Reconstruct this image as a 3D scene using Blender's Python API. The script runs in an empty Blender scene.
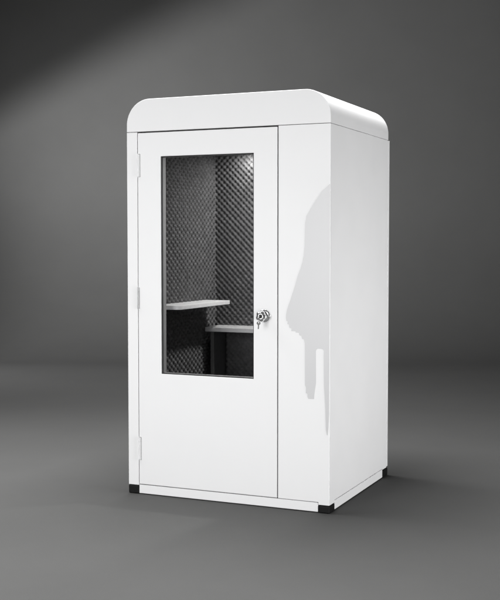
import bpy, bmesh, math, random
import numpy as np
from mathutils import Vector, Matrix
random.seed(4)
S = bpy.context.scene
COL = S.collection
R = math.radians

# ------------------------------------------------------------------ materials
def mat(name, color, rough=.5, metallic=0., bump=0., bscale=60., cvar=0., cscale=3., coat=0., rvar=0., spec=.5, detail=4.):
    m = bpy.data.materials.new(name); m.use_nodes = True
    nt = m.node_tree; N = nt.nodes; L = nt.links
    b = N['Principled BSDF']
    b.inputs['Base Color'].default_value = (*color, 1)
    b.inputs['Roughness'].default_value = rough
    b.inputs['Metallic'].default_value = metallic
    b.inputs['Coat Weight'].default_value = coat
    b.inputs['Specular IOR Level'].default_value = spec
    tc = N.new('ShaderNodeTexCoord')
    if cvar or rvar:
        n = N.new('ShaderNodeTexNoise'); n.inputs['Scale'].default_value = cscale; n.inputs['Detail'].default_value = 9; n.inputs['Roughness'].default_value = .62
        L.new(tc.outputs['Object'], n.inputs['Vector'])
        if cvar:
            r = N.new('ShaderNodeMapRange'); r.inputs['From Min'].default_value = .3; r.inputs['From Max'].default_value = .7
            r.inputs['To Min'].default_value = 1 - cvar; r.inputs['To Max'].default_value = 1 + cvar
            L.new(n.outputs['Fac'], r.inputs['Value'])
            mx = N.new('ShaderNodeVectorMath'); mx.operation = 'SCALE'; mx.inputs[0].default_value = color
            L.new(r.outputs['Result'], mx.inputs['Scale']); L.new(mx.outputs['Vector'], b.inputs['Base Color'])
        if rvar:
            r = N.new('ShaderNodeMapRange'); r.inputs['From Min'].default_value = .3; r.inputs['From Max'].default_value = .7
            r.inputs['To Min'].default_value = rough - rvar; r.inputs['To Max'].default_value = rough + rvar
            L.new(n.outputs['Fac'], r.inputs['Value']); L.new(r.outputs['Result'], b.inputs['Roughness'])
    if bump:
        n = N.new('ShaderNodeTexNoise'); n.inputs['Scale'].default_value = bscale; n.inputs['Detail'].default_value = detail
        L.new(tc.outputs['Object'], n.inputs['Vector'])
        bp = N.new('ShaderNodeBump'); bp.inputs['Strength'].default_value = bump; bp.inputs['Distance'].default_value = .002
        L.new(n.outputs['Fac'], bp.inputs['Height']); L.new(bp.outputs['Normal'], b.inputs['Normal'])
    return m

M = {}
M['white'] = mat('white_lacquer', (.85, .85, .855), .46, spec=.36, bump=.05, bscale=220, cvar=.006, cscale=5, rvar=.05)
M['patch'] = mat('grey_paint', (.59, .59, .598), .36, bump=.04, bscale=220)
M['hinge'] = mat('painted_hinge', (.74, .74, .745), .4, bump=.08, bscale=200, cvar=.03, cscale=30)
M['gap_shade'] = mat('hinge_gap_shade', (.10, .10, .10), .7, bump=.05, bscale=200)  # dark tone standing in for shade in the gap beside the hinge leaf
M['rubber'] = mat('black_rubber', (.004, .004, .004), .7, spec=.25, bump=.2, bscale=300)
M['seal'] = mat('seal_rubber', (.02, .02, .02), .8, bump=.1, bscale=300)
M['foam'] = mat('charcoal_foam', (.1, .1, .101), .95, bump=.5, bscale=700, cvar=.25, cscale=25, spec=.2)
M['carpet'] = mat('dark_carpet', (.03, .03, .03), 1., bump=1., bscale=400, cvar=.3, cscale=150, spec=.1)
M['felt'] = mat('charcoal_felt', (.05, .05, .05), .95, bump=.5, bscale=500, cvar=.25, cscale=40, spec=.2)
M['laminate'] = mat('pale_laminate', (.78, .78, .78), .35, bump=.06, bscale=150, cvar=.08, cscale=30)
M['ledge'] = mat('grey_laminate', (.5, .5, .5), .4, bump=.06, bscale=150, cvar=.08, cscale=30)
M['chrome'] = mat('chrome', (.9, .9, .91), .16, 1., bump=.03, bscale=90, rvar=.03, cscale=40)
M['brass'] = mat('nickel', (.55, .55, .54), .25, 1., bump=.05, bscale=400)
M['dark'] = mat('dark_keyway', (.015, .015, .015), .5, bump=.05, bscale=300)
M['board'] = mat('grey_board', (.09, .09, .09), .8, bump=.2, bscale=300, cvar=.1, cscale=40)
M['alu'] = mat('brushed_aluminium', (.62, .62, .63), .38, .85, bump=.08, bscale=250, rvar=.06, cscale=30)
M['inner'] = mat('grey_inner_trim', (.3, .3, .3), .6, bump=.06, bscale=200, cvar=.05, cscale=20)
M['steel'] = mat('satin_steel', (.42, .42, .425), .45, .5, bump=.06, bscale=300)
M['paper'] = mat('grey_studio_paper', (.076, .076, .075), .88, bump=.3, bscale=260, cvar=.04, cscale=1.3, spec=.25)

def glass():
    m = bpy.data.materials.new('tinted_glass'); m.use_nodes = True
    nt = m.node_tree; N = nt.nodes; L = nt.links
    N.remove(N['Principled BSDF'])
    t = N.new('ShaderNodeBsdfTransparent'); t.inputs['Color'].default_value = (.88, .88, .885, 1)
    g = N.new('ShaderNodeBsdfGlossy'); g.inputs['Roughness'].default_value = .015
    lw = N.new('ShaderNodeLayerWeight'); lw.inputs['Blend'].default_value = .5      # facing = 1 - |cos|
    pw = N.new('ShaderNodeMath'); pw.operation = 'POWER'; pw.inputs[1].default_value = 5
    f = N.new('ShaderNodeMath'); f.operation = 'MULTIPLY_ADD'; f.inputs[1].default_value = .9; f.inputs[2].default_value = .008   # coated pane
    L.new(lw.outputs['Facing'], pw.inputs[0]); L.new(pw.outputs[0], f.inputs[0])
    x = N.new('ShaderNodeMixShader')
    L.new(f.outputs[0], x.inputs['Fac']); L.new(t.outputs[0], x.inputs[1]); L.new(g.outputs[0], x.inputs[2])
    L.new(x.outputs[0], N['Material Output'].inputs['Surface'])
    return m
M['glass'] = glass()

def emitter(name, strength):
    m = bpy.data.materials.new(name); m.use_nodes = True
    b = m.node_tree.nodes['Principled BSDF']
    b.inputs['Base Color'].default_value = (.9, .9, .9, 1)
    b.inputs['Emission Color'].default_value = (1, .99, .97, 1)
    b.inputs['Emission Strength'].default_value = strength
    return m
LAMP = 650.
M['lamp'] = emitter('lit_diffuser', LAMP)
M['lamp_small'] = emitter('lit_small_diffuser', 165.)

# ------------------------------------------------------------------ helpers
def link(name, bm, m, parent=None, smooth=True, bevel=0., seg=2):
    bmesh.ops.recalc_face_normals(bm, faces=bm.faces[:])
    me = bpy.data.meshes.new(name); bm.to_mesh(me); bm.free()
    me.materials.append(m)
    o = bpy.data.objects.new(name, me); COL.objects.link(o)
    if parent: o.parent = parent
    if smooth:
        for p in me.polygons: p.use_smooth = True
        if not bevel: shade_auto(me)
    if bevel:
        b = o.modifiers.new('bevel', 'BEVEL'); b.width = bevel; b.segments = seg
        b.limit_method = 'ANGLE'; b.angle_limit = R(40); b.harden_normals = True
    return o

def shade_auto(me, ang=R(38)):
    bm = bmesh.new(); bm.from_mesh(me)
    for e in bm.edges:
        if len(e.link_faces) == 2 and e.calc_face_angle(0) > ang: e.smooth = False
    bm.to_mesh(me); bm.free()

def box(bm, x0, x1, y0, y1, z0, z1):
    v = [bm.verts.new((x, y, z)) for x in (x0, x1) for y in (y0, y1) for z in (z0, z1)]
    for f in ((0, 1, 3, 2), (4, 6, 7, 5), (0, 4, 5, 1), (2, 3, 7, 6), (0, 2, 6, 4), (1, 5, 7, 3)):
        bm.faces.new([v[i] for i in f])

def prism(bm, pts, axis, a, b):
    """extrude a 2D outline along an axis: axis 'y' -> pts are (x,z); 'x' -> (y,z); 'z' -> (x,y)"""
    def P(p, t):
        return {'y': (p[0], t, p[1]), 'x': (t, p[0], p[1]), 'z': (p[0], p[1], t)}[axis]
    va = [bm.verts.new(P(p, a)) for p in pts]; vb = [bm.verts.new(P(p, b)) for p in pts]
    bm.faces.new(va); bm.faces.new(vb[::-1])
    n = len(pts)
    for i in range(n):
        bm.faces.new((va[i], vb[i], vb[(i + 1) % n], va[(i + 1) % n]))

def ring(bm, o, i, y0, y1):
    """rectangular frame in xz between outer rect o and inner rect i = (x0,x1,z0,z1)"""
    def q(r): return [(r[0], r[2]), (r[1], r[2]), (r[1], r[3]), (r[0], r[3])]
    A = [[bm.verts.new((x, y, z)) for x, z in q(r)] for r in (o, i) for y in (y0, y1)]
    oa, ob, ia, ib = A
    for k in range(4):
        j = (k + 1) % 4
        bm.faces.new((oa[k], oa[j], ia[j], ia[k])); bm.faces.new((ob[k], ib[k], ib[j], ob[j]))
        bm.faces.new((oa[k], ob[k], ob[j], oa[j])); bm.faces.new((ia[k], ia[j], ib[j], ib[k]))

def lathe(bm, prof, origin, direction, n=40):
    """prof: (radius, distance along direction)"""
    d = Vector(direction).normalized()
    a = d.orthogonal().normalized(); b = d.cross(a)
    o = Vector(origin); rows = []
    for r, t in prof:
        if r < 1e-6: rows.append([bm.verts.new(o + d * t)])
        else: rows.append([bm.verts.new(o + d * t + (a * math.cos(2 * math.pi * k / n) + b * math.sin(2 * math.pi * k / n)) * r) for k in range(n)])
    for p, q in zip(rows, rows[1:]):
        for k in range(n):
            j = (k + 1) % n
            if len(p) == 1: bm.faces.new((p[0], q[k], q[j]))
            elif len(q) == 1: bm.faces.new((p[k], q[0], p[j]))
            else: bm.faces.new((p[k], q[k], q[j], p[j]))
    for rr in (rows[0], rows[-1]):
        if len(rr) > 1: bm.faces.new(rr)

def torus(bm, c, axis, Rr, r, n=28, k=8):
    d = Vector(axis).normalized(); a = d.orthogonal().normalized(); b = d.cross(a); c = Vector(c)
    rows = []
    for i in range(n):
        t = 2 * math.pi * i / n; e = a * math.cos(t) + b * math.sin(t)
        rows.append([bm.verts.new(c + e * (Rr + r * math.cos(2 * math.pi * j / k)) + d * r * math.sin(2 * math.pi * j / k)) for j in range(k)])
    for i in range(n):
        p, q = rows[i], rows[(i + 1) % n]
        for j in range(k): bm.faces.new((p[j], q[j], q[(j + 1) % k], p[(j + 1) % k]))

# ------------------------------------------------------------------ setting
YAW, PIT = 0.41629452, 0.0517001
CAM = Vector((3.06583322, -5.24290036, 1.40258656))
fwd = Vector((-math.sin(YAW), math.cos(YAW), 0)); rgt = Vector((math.cos(YAW), math.sin(YAW), 0))
def W(lat, d, z):                      # studio frame: lat to the right, d away along the studio axis
    return Vector((CAM.x, CAM.y, 0)) + rgt * lat + fwd * d + Vector((0, 0, z))
WALL, RAD = 14.8, 2.1
def sheet(name, rows, m):
    bm = bmesh.new(); lat = np.linspace(-13, 13, 27)
    V = [[bm.verts.new(W(l, d, z)) for l in lat] for d, z in rows]
    for p, q in zip(V, V[1:]):
        for k in range(len(lat) - 1): bm.faces.new((p[k], p[k + 1], q[k + 1], q[k]))
    o = link(name, bm, m, smooth=False)
    for p in o.data.polygons: p.use_smooth = True
    o['kind'] = 'structure'
    return o
floor = sheet('floor', [(d, 0) for d in np.linspace(-6, WALL - RAD, 20)], M['paper'])
arc = [(WALL - RAD + RAD * math.sin(t), RAD - RAD * math.cos(t)) for t in np.linspace(0, math.pi / 2, 24)]
wall = sheet('backdrop', arc + [(WALL, z) for z in np.linspace(2.5, 10, 10)], M['paper'])

# ------------------------------------------------------------------ the booth
BW, BD, ZS, BH = 1.198, 1.025, 2.020, 2.200
booth = bpy.data.objects.new('phone_booth', None); COL.objects.link(booth)
booth['label'] = 'glossy white phone booth with rounded top, glazed door and black corner feet'
booth['category'] = 'phone booth'

# roof cap: rounded outline extruded along the depth
def cap_outline(x0, x1, z0, z1, r, n=18):
    p = [(x0, z0), (x1, z0)]
    p += [(x1 - r + r * math.cos(t), z1 - r + r * math.sin(t)) for t in np.linspace(0, math.pi / 2, n)]
    p += [(x0 + r + r * math.cos(t), z1 - r + r * math.sin(t)) for t in np.linspace(math.pi / 2, math.pi, n)]
    return p
bm = bmesh.new(); prism(bm, cap_outline(0, BW, 2.0225, BH, .141), 'y', 0, BD)
link('roof_cap', bm, M['white'], booth, bevel=.0025, seg=3)

# base rails and corner feet
def rail(*a):
    bm = bmesh.new(); box(bm, *a); link('base_rail', bm, M['white'], booth, bevel=.0018)
rail(.0675, 1.1355, .001, .045, .005, .0535)
rail(1.152, BW - .001, .087, .946, .005, .0535)
rail(.001, .046, .087, .946, .005, .0535)
rail(.0675, 1.1355, BD - .045, BD + .024, .005, .0535)
def foot(x0, x1, y0, y1, z1):
    bm = bmesh.new(); box(bm, x0, x1, y0, y1, 0, z1)
    link('foot', bm, M['rubber'], booth, bevel=.008, seg=4)
foot(-.0015, .066, -.0015, .085, .048)
foot(1.137, BW + .0015, -.0015, .085, .0405)
foot(1.137, BW + .0015, .948, 1.0505, .0475)
foot(-.0015, .066, .948, 1.0505, .0475)

# posts and panels
bm = bmesh.new(); box(bm, 0, .0655, 0, .05, .0505, ZS - .0005)
link('door_post', bm, M['white'], booth, bevel=.0018)
bm = bmesh.new()
prism(bm, [(.9095, .0565), (1.137, .0565), (1.137, .043), (BW, .043), (BW, ZS), (.9095, ZS)], 'y', 0, .008)
front_panel = link('front_panel', bm, M['white'], booth, bevel=.0022, seg=3)
bm = bmesh.new(); box(bm, .9095, 1.146, .0085, .05, .0575, ZS)
link('panel_backing', bm, M['white'], booth, bevel=.001)
bm = bmesh.new()
prism(bm, [(.0095, .043), (.086, .043), (.086, .0565), (.947, .0565), (.947, .05), (BD - .001, .05), (BD - .001, ZS), (.0095, ZS)], 'x', 1.148, BW)
link('side_panel', bm, M['white'], booth, bevel=.0016)
bm = bmesh.new()
prism(bm, [(.052, .0565), (.947, .0565), (.947, .05), (BD - .001, .05), (BD - .001, ZS), (.052, ZS)], 'x', 0, .048)
link('side_panel', bm, M['white'], booth, bevel=.0016)
bm = bmesh.new(); box(bm, 0, BW + .0012, BD - .0007, BD + .022, .0555, 2.0195)
link('back_panel', bm, M['white'], booth, bevel=.002, seg=3)

# grey patch on the front panel
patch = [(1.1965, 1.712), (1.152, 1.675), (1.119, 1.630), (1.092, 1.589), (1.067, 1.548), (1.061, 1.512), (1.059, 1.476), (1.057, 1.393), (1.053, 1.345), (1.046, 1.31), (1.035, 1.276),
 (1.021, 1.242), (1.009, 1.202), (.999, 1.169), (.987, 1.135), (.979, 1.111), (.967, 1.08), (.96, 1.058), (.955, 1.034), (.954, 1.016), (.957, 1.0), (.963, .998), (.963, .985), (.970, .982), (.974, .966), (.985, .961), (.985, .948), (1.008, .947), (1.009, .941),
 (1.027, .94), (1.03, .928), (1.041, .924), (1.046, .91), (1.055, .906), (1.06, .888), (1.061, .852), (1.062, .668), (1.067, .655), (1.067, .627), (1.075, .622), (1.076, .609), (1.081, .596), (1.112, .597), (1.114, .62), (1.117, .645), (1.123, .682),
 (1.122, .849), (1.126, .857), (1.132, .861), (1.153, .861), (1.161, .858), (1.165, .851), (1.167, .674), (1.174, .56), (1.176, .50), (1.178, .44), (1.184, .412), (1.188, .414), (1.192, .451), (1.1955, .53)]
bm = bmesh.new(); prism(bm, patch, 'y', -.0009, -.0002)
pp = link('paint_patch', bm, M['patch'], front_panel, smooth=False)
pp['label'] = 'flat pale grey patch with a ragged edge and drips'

# inside shell
bm = bmesh.new(); box(bm, .049, 1.147, .052, BD - .002, .0215, .058); link('floor_mat', bm, M['carpet'], booth, bevel=.002)
bm = bmesh.new(); box(bm, .049, 1.147, .052, BD - .002, 1.976, 2.019); link('ceiling_panel', bm, M['felt'], booth, bevel=.002)

PITCH, AMP = .0385, .0085
def foam(name, origin, u, v, nrm, lu, lv, step, pu=PITCH, amp=AMP):
    nu, nv = int(lu / step) + 1, int(lv / step) + 1
    us = np.linspace(0, lu, nu); vs = np.linspace(0, lv, nv)
    U, V = np.meshgrid(us, vs, indexing='ij')
    h = np.cos(2 * np.pi * U / pu) * np.cos(2 * np.pi * V / PITCH)
    h = amp * (1 - 2 * ((1 - h) / 2) ** 2.0)        # broad soft pads, narrow dimples
    rng = np.random.default_rng(7)
    lump = sum(np.sin(U * a + V * b + c) for a, b, c in rng.uniform(3, 22, (6, 3))) * .0006
    H = h + lump
    o, u, v, n = (np.array(t, float) for t in (origin, u, v, nrm))
    co = o + U[..., None] * u + V[..., None] * v + H[..., None] * n
    back = [o + a * lu * u + b * lv * v - .028 * n for a, b in ((0, 0), (1, 0), (1, 1), (0, 1))]
    idx = np.arange(nu * nv).reshape(nu, nv)
    q = np.stack([idx[:-1, :-1], idx[1:, :-1], idx[1:, 1:], idx[:-1, 1:]], -1).reshape(-1, 4)
    me = bpy.data.meshes.new(name)
    nv_ = nu * nv
    verts = np.concatenate([co.reshape(-1, 3), np.array(back)])
    b0 = nv_
    edges = [list(idx[:, 0]) + [b0 + 1, b0], list(idx[-1, :]) + [b0 + 2, b0 + 1], list(idx[::-1, -1]) + [b0 + 3, b0 + 2], list(idx[0, ::-1]) + [b0, b0 + 3], [b0, b0 + 1, b0 + 2, b0 + 3]]
    loops = np.concatenate([q.ravel()] + [np.array(e) for e in edges]).astype(np.int32)
    tot = np.array([4] * len(q) + [len(e) for e in edges], np.int32)
    st = np.concatenate([[0], np.cumsum(tot)[:-1]]).astype(np.int32)
    me.vertices.add(len(verts)); me.vertices.foreach_set('co', verts.astype(np.float32).ravel())
    me.loops.add(len(loops)); me.loops.foreach_set('vertex_index', loops)
    me.polygons.add(len(tot)); me.polygons.foreach_set('loop_start', st); me.polygons.foreach_set('loop_total', tot)
    sm = np.ones(len(tot), bool); sm[-5:] = False
    me.polygons.foreach_set('use_smooth', sm)
    me.update(calc_edges=True); me.validate()
    me.materials.append(M['foam'])
    ob = bpy.data.objects.new(name, me); COL.objects.link(ob); ob.parent = booth
    return ob
FZ0, FZ1 = .06, 1.974
XL, YB, XR = .087, .952, 1.108
foam('foam_lining', (XL, .056, FZ0), (0, 1, 0), (0, 0, 1), (1, 0, 0), YB - .012 - .056 + .02, FZ1 - FZ0, .0042, .052, .0145)
foam('foam_lining', (XL + .002, YB, FZ0), (1, 0, 0), (0, 0, 1), (0, -1, 0), XR - XL - .004, FZ1 - FZ0, .0042)
foam('foam_lining', (XR, YB + .008, FZ0), (0, -1, 0), (0, 0, 1), (-1, 0, 0), YB - .05, FZ1 - FZ0, .0055)

# shelf with a rounded free corner, fixed to the left wall
def rrect(x0, x1, y0, y1, rs, n=8):
    """corner radii order: (x1,y0) (x1,y1) (x0,y1) (x0,y0)"""
    out = []
    for (cx, cy, sx, sy, r, a0) in ((x1, y0, -1, 1, rs[0], -90), (x1, y1, -1, -1, rs[1], 0), (x0, y1, 1, -1, rs[2], 90), (x0, y0, 1, 1, rs[3], 180)):
        if r == 0: out.append((cx, cy)); continue
        for t in np.linspace(R(a0), R(a0 + 90), n):
            out.append((cx + sx * r + r * math.cos(t), cy + sy * r + r * math.sin(t)))
    return out
bm = bmesh.new(); prism(bm, rrect(.072, .262, .135, .795, (.03, .006, 0, 0)), 'z', 1.033, 1.056)
link('shelf', bm, M['laminate'], booth, bevel=.002)
# bench ledge on the back wall with its side support
bm = bmesh.new(); prism(bm, rrect(.118, 1.105, .732, .966, (0, 0, 0, .008)), 'z', .864, .890)
bench = link('bench', bm, M['ledge'], booth, bevel=.002)
bm = bmesh.new(); box(bm, .146, .170, .756, .918, .058, .863)
link('support_panel', bm, M['board'], bench, bevel=.002)
bm = bmesh.new(); box(bm, 1.02, 1.045, .756, .918, .058, .863)
link('support_panel', bm, M['board'], bench, bevel=.002)
# round ceiling lamps
def ceiling_lamp(x, y, r, m):
    bm = bmesh.new(); lathe(bm, [(.0, 0), (r + .017, 0), (r + .017, .010), (r + .006, .013), (r + .002, .010), (0, .010)], (x, y, 1.976), (0, 0, -1))
    o = link('ceiling_light', bm, M['alu'], booth)
    bm = bmesh.new(); lathe(bm, [(0, .0105), (r, .0105), (r - .003, .014), (.0, .016)], (x, y, 1.976), (0, 0, -1))
    link('diffuser', bm, m, o)
ceiling_lamp(.84, .62, .058, M['lamp'])
ceiling_lamp(.36, .86, .035, M['lamp_small'])

# ------------------------------------------------------------------ door
DX0, DX1, DZ0, DZ1 = .0690, .9040, .0575, 2.0145
WX0, WX1, WZ0, WZ1 = .2115, .7690, .6850, 1.8835
bm = bmesh.new(); ring(bm, (DX0, DX1, DZ0, DZ1), (WX0, WX1, WZ0, WZ1), 0, .046)
door = link('door', bm, M['white'], booth, bevel=.0022, seg=3)
bm = bmesh.new(); ring(bm, (WX0, WX1, WZ0, WZ1), (WX0 + .005, WX1 - .005, WZ0 + .005, WZ1 - .005), .005, .0145)
link('window_gasket', bm, M['seal'], door, bevel=.001)
bm = bmesh.new(); box(bm, WX0 + .001, WX1 - .001, .015, .019, WZ0 + .001, WZ1 - .001)
link('window_pane', bm, M['glass'], door, smooth=False)
bm = bmesh.new(); ring(bm, (WX0, WX1, WZ0, WZ1), (WX0 + .004, WX1 - .004, WZ0 + .004, WZ1 - .004), .0195, .053)
link('window_frame', bm, M['inner'], door, bevel=.001)
# rubber seal behind the door gap
bm = bmesh.new(); ring(bm, (.056, .9185, .0555, 2.0205), (.085, .888, .075, 1.998), .0505, .0518)
ds = link('door_seal', bm, M['seal'], booth, smooth=False)
bm = bmesh.new(); ring(bm, (DX0 - .0032, DX1 + .0052, DZ0 - .0035, DZ1 + .0052), (DX0 - .0003, DX1 + .0003, DZ0 - .0003, DZ1 + .0003), .012, .045)
link('door_gasket', bm, M['seal'], booth, smooth=False)

def hinge(z0, z1, m, lw, lbl=None):
    x = .0675
    bm = bmesh.new()
    box(bm, x + .003, x + lw, -.0032, -.0002, z0 + .002, z1 - .002)      # leaf on the door
    n = 5; h = (z1 - z0) / n
    for k in range(n):
        lathe(bm, [(.0030, k * h + .0006), (.0038, k * h + .0014), (.0038, (k + 1) * h - .0014), (.0030, (k + 1) * h - .0006)], (x, -.0035, z0), (0, 0, 1), 14)
    lathe(bm, [(0, -.003), (.0022, -.0025), (.0022, z1 - z0 + .0025), (0, z1 - z0 + .003)], (x, -.0035, z0), (0, 0, 1), 12)
    for k in range(3):
        zz = z0 + (z1 - z0) * (.18 + .32 * k)
        lathe(bm, [(.0030, 0), (.0030, .0006), (.0022, .0012), (0, .0012)], (x + lw * .62, -.0032, zz), (0, -1, 0), 12)
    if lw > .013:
        nf = len(bm.faces); box(bm, x + .003, x + lw + .0020, -.0006, -.0001, z0, z1); bm.faces.ensure_lookup_table()  # thin dark plate under the leaf paints its shadow-gap line
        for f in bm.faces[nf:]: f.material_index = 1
    o = link('hinge', bm, m, door, smooth=True)
    o.data.materials.append(M['gap_shade'])
    if lbl: o['label'] = lbl
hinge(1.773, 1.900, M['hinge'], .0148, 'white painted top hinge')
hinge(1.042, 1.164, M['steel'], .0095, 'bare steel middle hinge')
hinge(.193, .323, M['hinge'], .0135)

# chrome knob with a lock
KX, KZ = .831, 1.024
bm = bmesh.new()
lathe(bm, [(0, 0), (.0345, 0), (.035, .0025), (.0335, .0055), (.030, .0075), (.026, .0085), (.0175, .0105), (.0135, .014), (.0125, .022),
           (.0135, .026), (.020, .029), (.0265, .034), (.0285, .041), (.027, .048), (.0225, .053), (.0150, .0555), (.0142, .0540), (.0, .0540)], (KX, 0, KZ), (0, -1, 0), 48)
for v in bm.verts:
    t = -v.co.y
    if t > .028:
        a_ = math.atan2(v.co.z - KZ, v.co.x - KX); k_ = 1 + .09 * math.cos(5 * a_ + .6) * min(1, (t - .028) / .008) * (1 if t < .052 else .3)
        v.co.x = KX + (v.co.x - KX) * k_; v.co.z = KZ + (v.co.z - KZ) * k_
knob = link('door_knob', bm, M['chrome'], door)
bm = bmesh.new()
lathe(bm, [(0, .0542), (.0105, .0542), (.0105, .0565), (.0095, .0575), (0, .0575)], (KX, 0, KZ), (0, -1, 0), 32)
link('lock_cylinder', bm, M['dark'], knob)

keys = bpy.data.objects.new('key_ring', None); COL.objects.link(keys)
keys.location = (KX, -.0575, KZ)
keys['label'] = 'small metal keys on a ring hanging from the chrome door knob'
keys['category'] = 'keys'
def key(rot, loc, name='key'):
    # built in its own frame: bow at the top, blade pointing to -z, thin along y
    bm = bmesh.new()
    n = 22
    o_ = [bm.verts.new((.0105 * math.cos(2 * math.pi * k / n) , 0, .0095 * math.sin(2 * math.pi * k / n))) for k in range(n)]
    i_ = [bm.verts.new((.0036 * math.cos(2 * math.pi * k / n), 0, .0036 + .0036 * math.sin(2 * math.pi * k / n))) for k in range(n)]
    for k in range(n):
        j = (k + 1) % n; bm.faces.new((o_[k], o_[j], i_[j], i_[k]))
    blade = [(-.0035, -.0088), (.0035, -.0088), (.0035, -.028), (.0018, -.031), (-.001, -.031), (-.0034, -.0285), (-.0018, -.026), (-.0034, -.0235), (-.0014, -.0205), (-.0034, -.0175), (-.0020, -.015), (-.0035, -.0125)]
    bm.faces.new([bm.verts.new((x, 0, z)) for x, z in blade])
    r = bmesh.ops.extrude_face_region(bm, geom=bm.faces[:])
    bmesh.ops.translate(bm, verts=[g for g in r['geom'] if isinstance(g, bmesh.types.BMVert)], vec=(0, .0022, 0))
    bmesh.ops.translate(bm, verts=bm.verts, vec=(0, -.0011, 0))
    o = link(name, bm, M['brass'], keys, smooth=False)
    o.rotation_euler = rot; o.location = loc
    return o
# in the lock: blade along +y into the cylinder (bow sticks out towards the viewer), flat side vertical
key((R(90), R(90), 0), (0, -.0105, 0))
bm = bmesh.new(); torus(bm, (-.0015, -.0150, -.0125), (1, .15, .25), .0135, .0009)
link('split_ring', bm, M['brass'], keys)
k2 = key((R(-4), R(5), R(38)), (-.002, -.0150, -.0345))

# ------------------------------------------------------------------ camera
cd = bpy.data.cameras.new('camera'); cam = bpy.data.objects.new('camera', cd); COL.objects.link(cam)
cd.sensor_fit = 'HORIZONTAL'; cd.sensor_width = 36; cd.lens = 36 * 1080.1293 / 500
cd.clip_end = 200; cd.clip_start = .1
cam.location = CAM; cam.rotation_euler = (math.pi / 2 - PIT, 0, YAW)
S.camera = cam

# ------------------------------------------------------------------ light: studio lamps and added floor fills
w = bpy.data.worlds.new('World'); S.world = w; w.use_nodes = True
w.node_tree.nodes['Background'].inputs['Color'].default_value = (1, 1, 1, 1)
w.node_tree.nodes['Background'].inputs['Strength'].default_value = .09
def area(name, loc, to, sx, sy, power, spread=180):
    l = bpy.data.lights.new(name, 'AREA'); l.shape = 'RECTANGLE'; l.size = sx; l.size_y = sy; l.energy = power; l.spread = R(spread)
    o = bpy.data.objects.new(name, l); COL.objects.link(o); o.location = loc
    o.rotation_euler = (Vector(to) - Vector(loc)).to_track_quat('-Z', 'Y').to_euler()
    return o
area('overhead_softbox', (.25, .72, 4.8), (.25, .7, .0), 1.65, 1.65, 378)
area('added_left_fill', (-2.6, -.9, 4.4), (-2.1, -.9, 0), 2.4, 2.4, 84, 95)  # added fill, brightens only the floor left of the booth
area('front_softbox', (-.1, -6.2, 1.6), (.50, .0, 1.25), 2.6, 2.6, 86, 95)
area('side_softbox', (7.4, -1.0, .66), (1.1, .6, .92), 2.2, 1.1, 41.5, 60)
area('added_floor_fill', (2.0, -3.4, 4.6), (1.9, -3.3, 0), 2.8, 1.4, 67, 75)  # added fill pointing down to lift the floor in front of the booth
# spot on the backdrop, low at the left, its barn door cutting the beam along a straight upper edge
sl = bpy.data.lights.new('background_spot', 'SPOT'); so = bpy.data.objects.new('background_spot', sl); COL.objects.link(so)
so.location = W(-7.791, 10.445, .765)
so.rotation_euler = (W(9.598, WALL, 6.501) - so.location).to_track_quat('-Z', 'Y').to_euler()
sl.spot_size = 2 * .6394; sl.spot_blend = 1.; sl.energy = 9900; sl.shadow_soft_size = .05
door_n = rgt * .470 + fwd * .024 + Vector((0, 0, -.882))
sl.use_nodes = True
nt = sl.node_tree; N = nt.nodes; L = nt.links
em = N['Emission']; ge = N.new('ShaderNodeNewGeometry')
dt = N.new('ShaderNodeVectorMath'); dt.operation = 'DOT_PRODUCT'; dt.inputs[1].default_value = door_n * 1.
mr = N.new('ShaderNodeMapRange'); mr.interpolation_type = 'SMOOTHSTEP'
mr.inputs['From Min'].default_value = -.047; mr.inputs['From Max'].default_value = .058; mr.inputs['To Min'].default_value = .14
L.new(ge.outputs['Incoming'], dt.inputs[0]); L.new(dt.outputs['Value'], mr.inputs['Value']); L.new(mr.outputs['Result'], em.inputs['Strength'])

S.view_settings.view_transform = 'Standard'; S.view_settings.look = 'None'
S.view_settings.exposure = 0; S.view_settings.gamma = 1
S.render.engine = 'CYCLES'
S.cycles.caustics_reflective = False
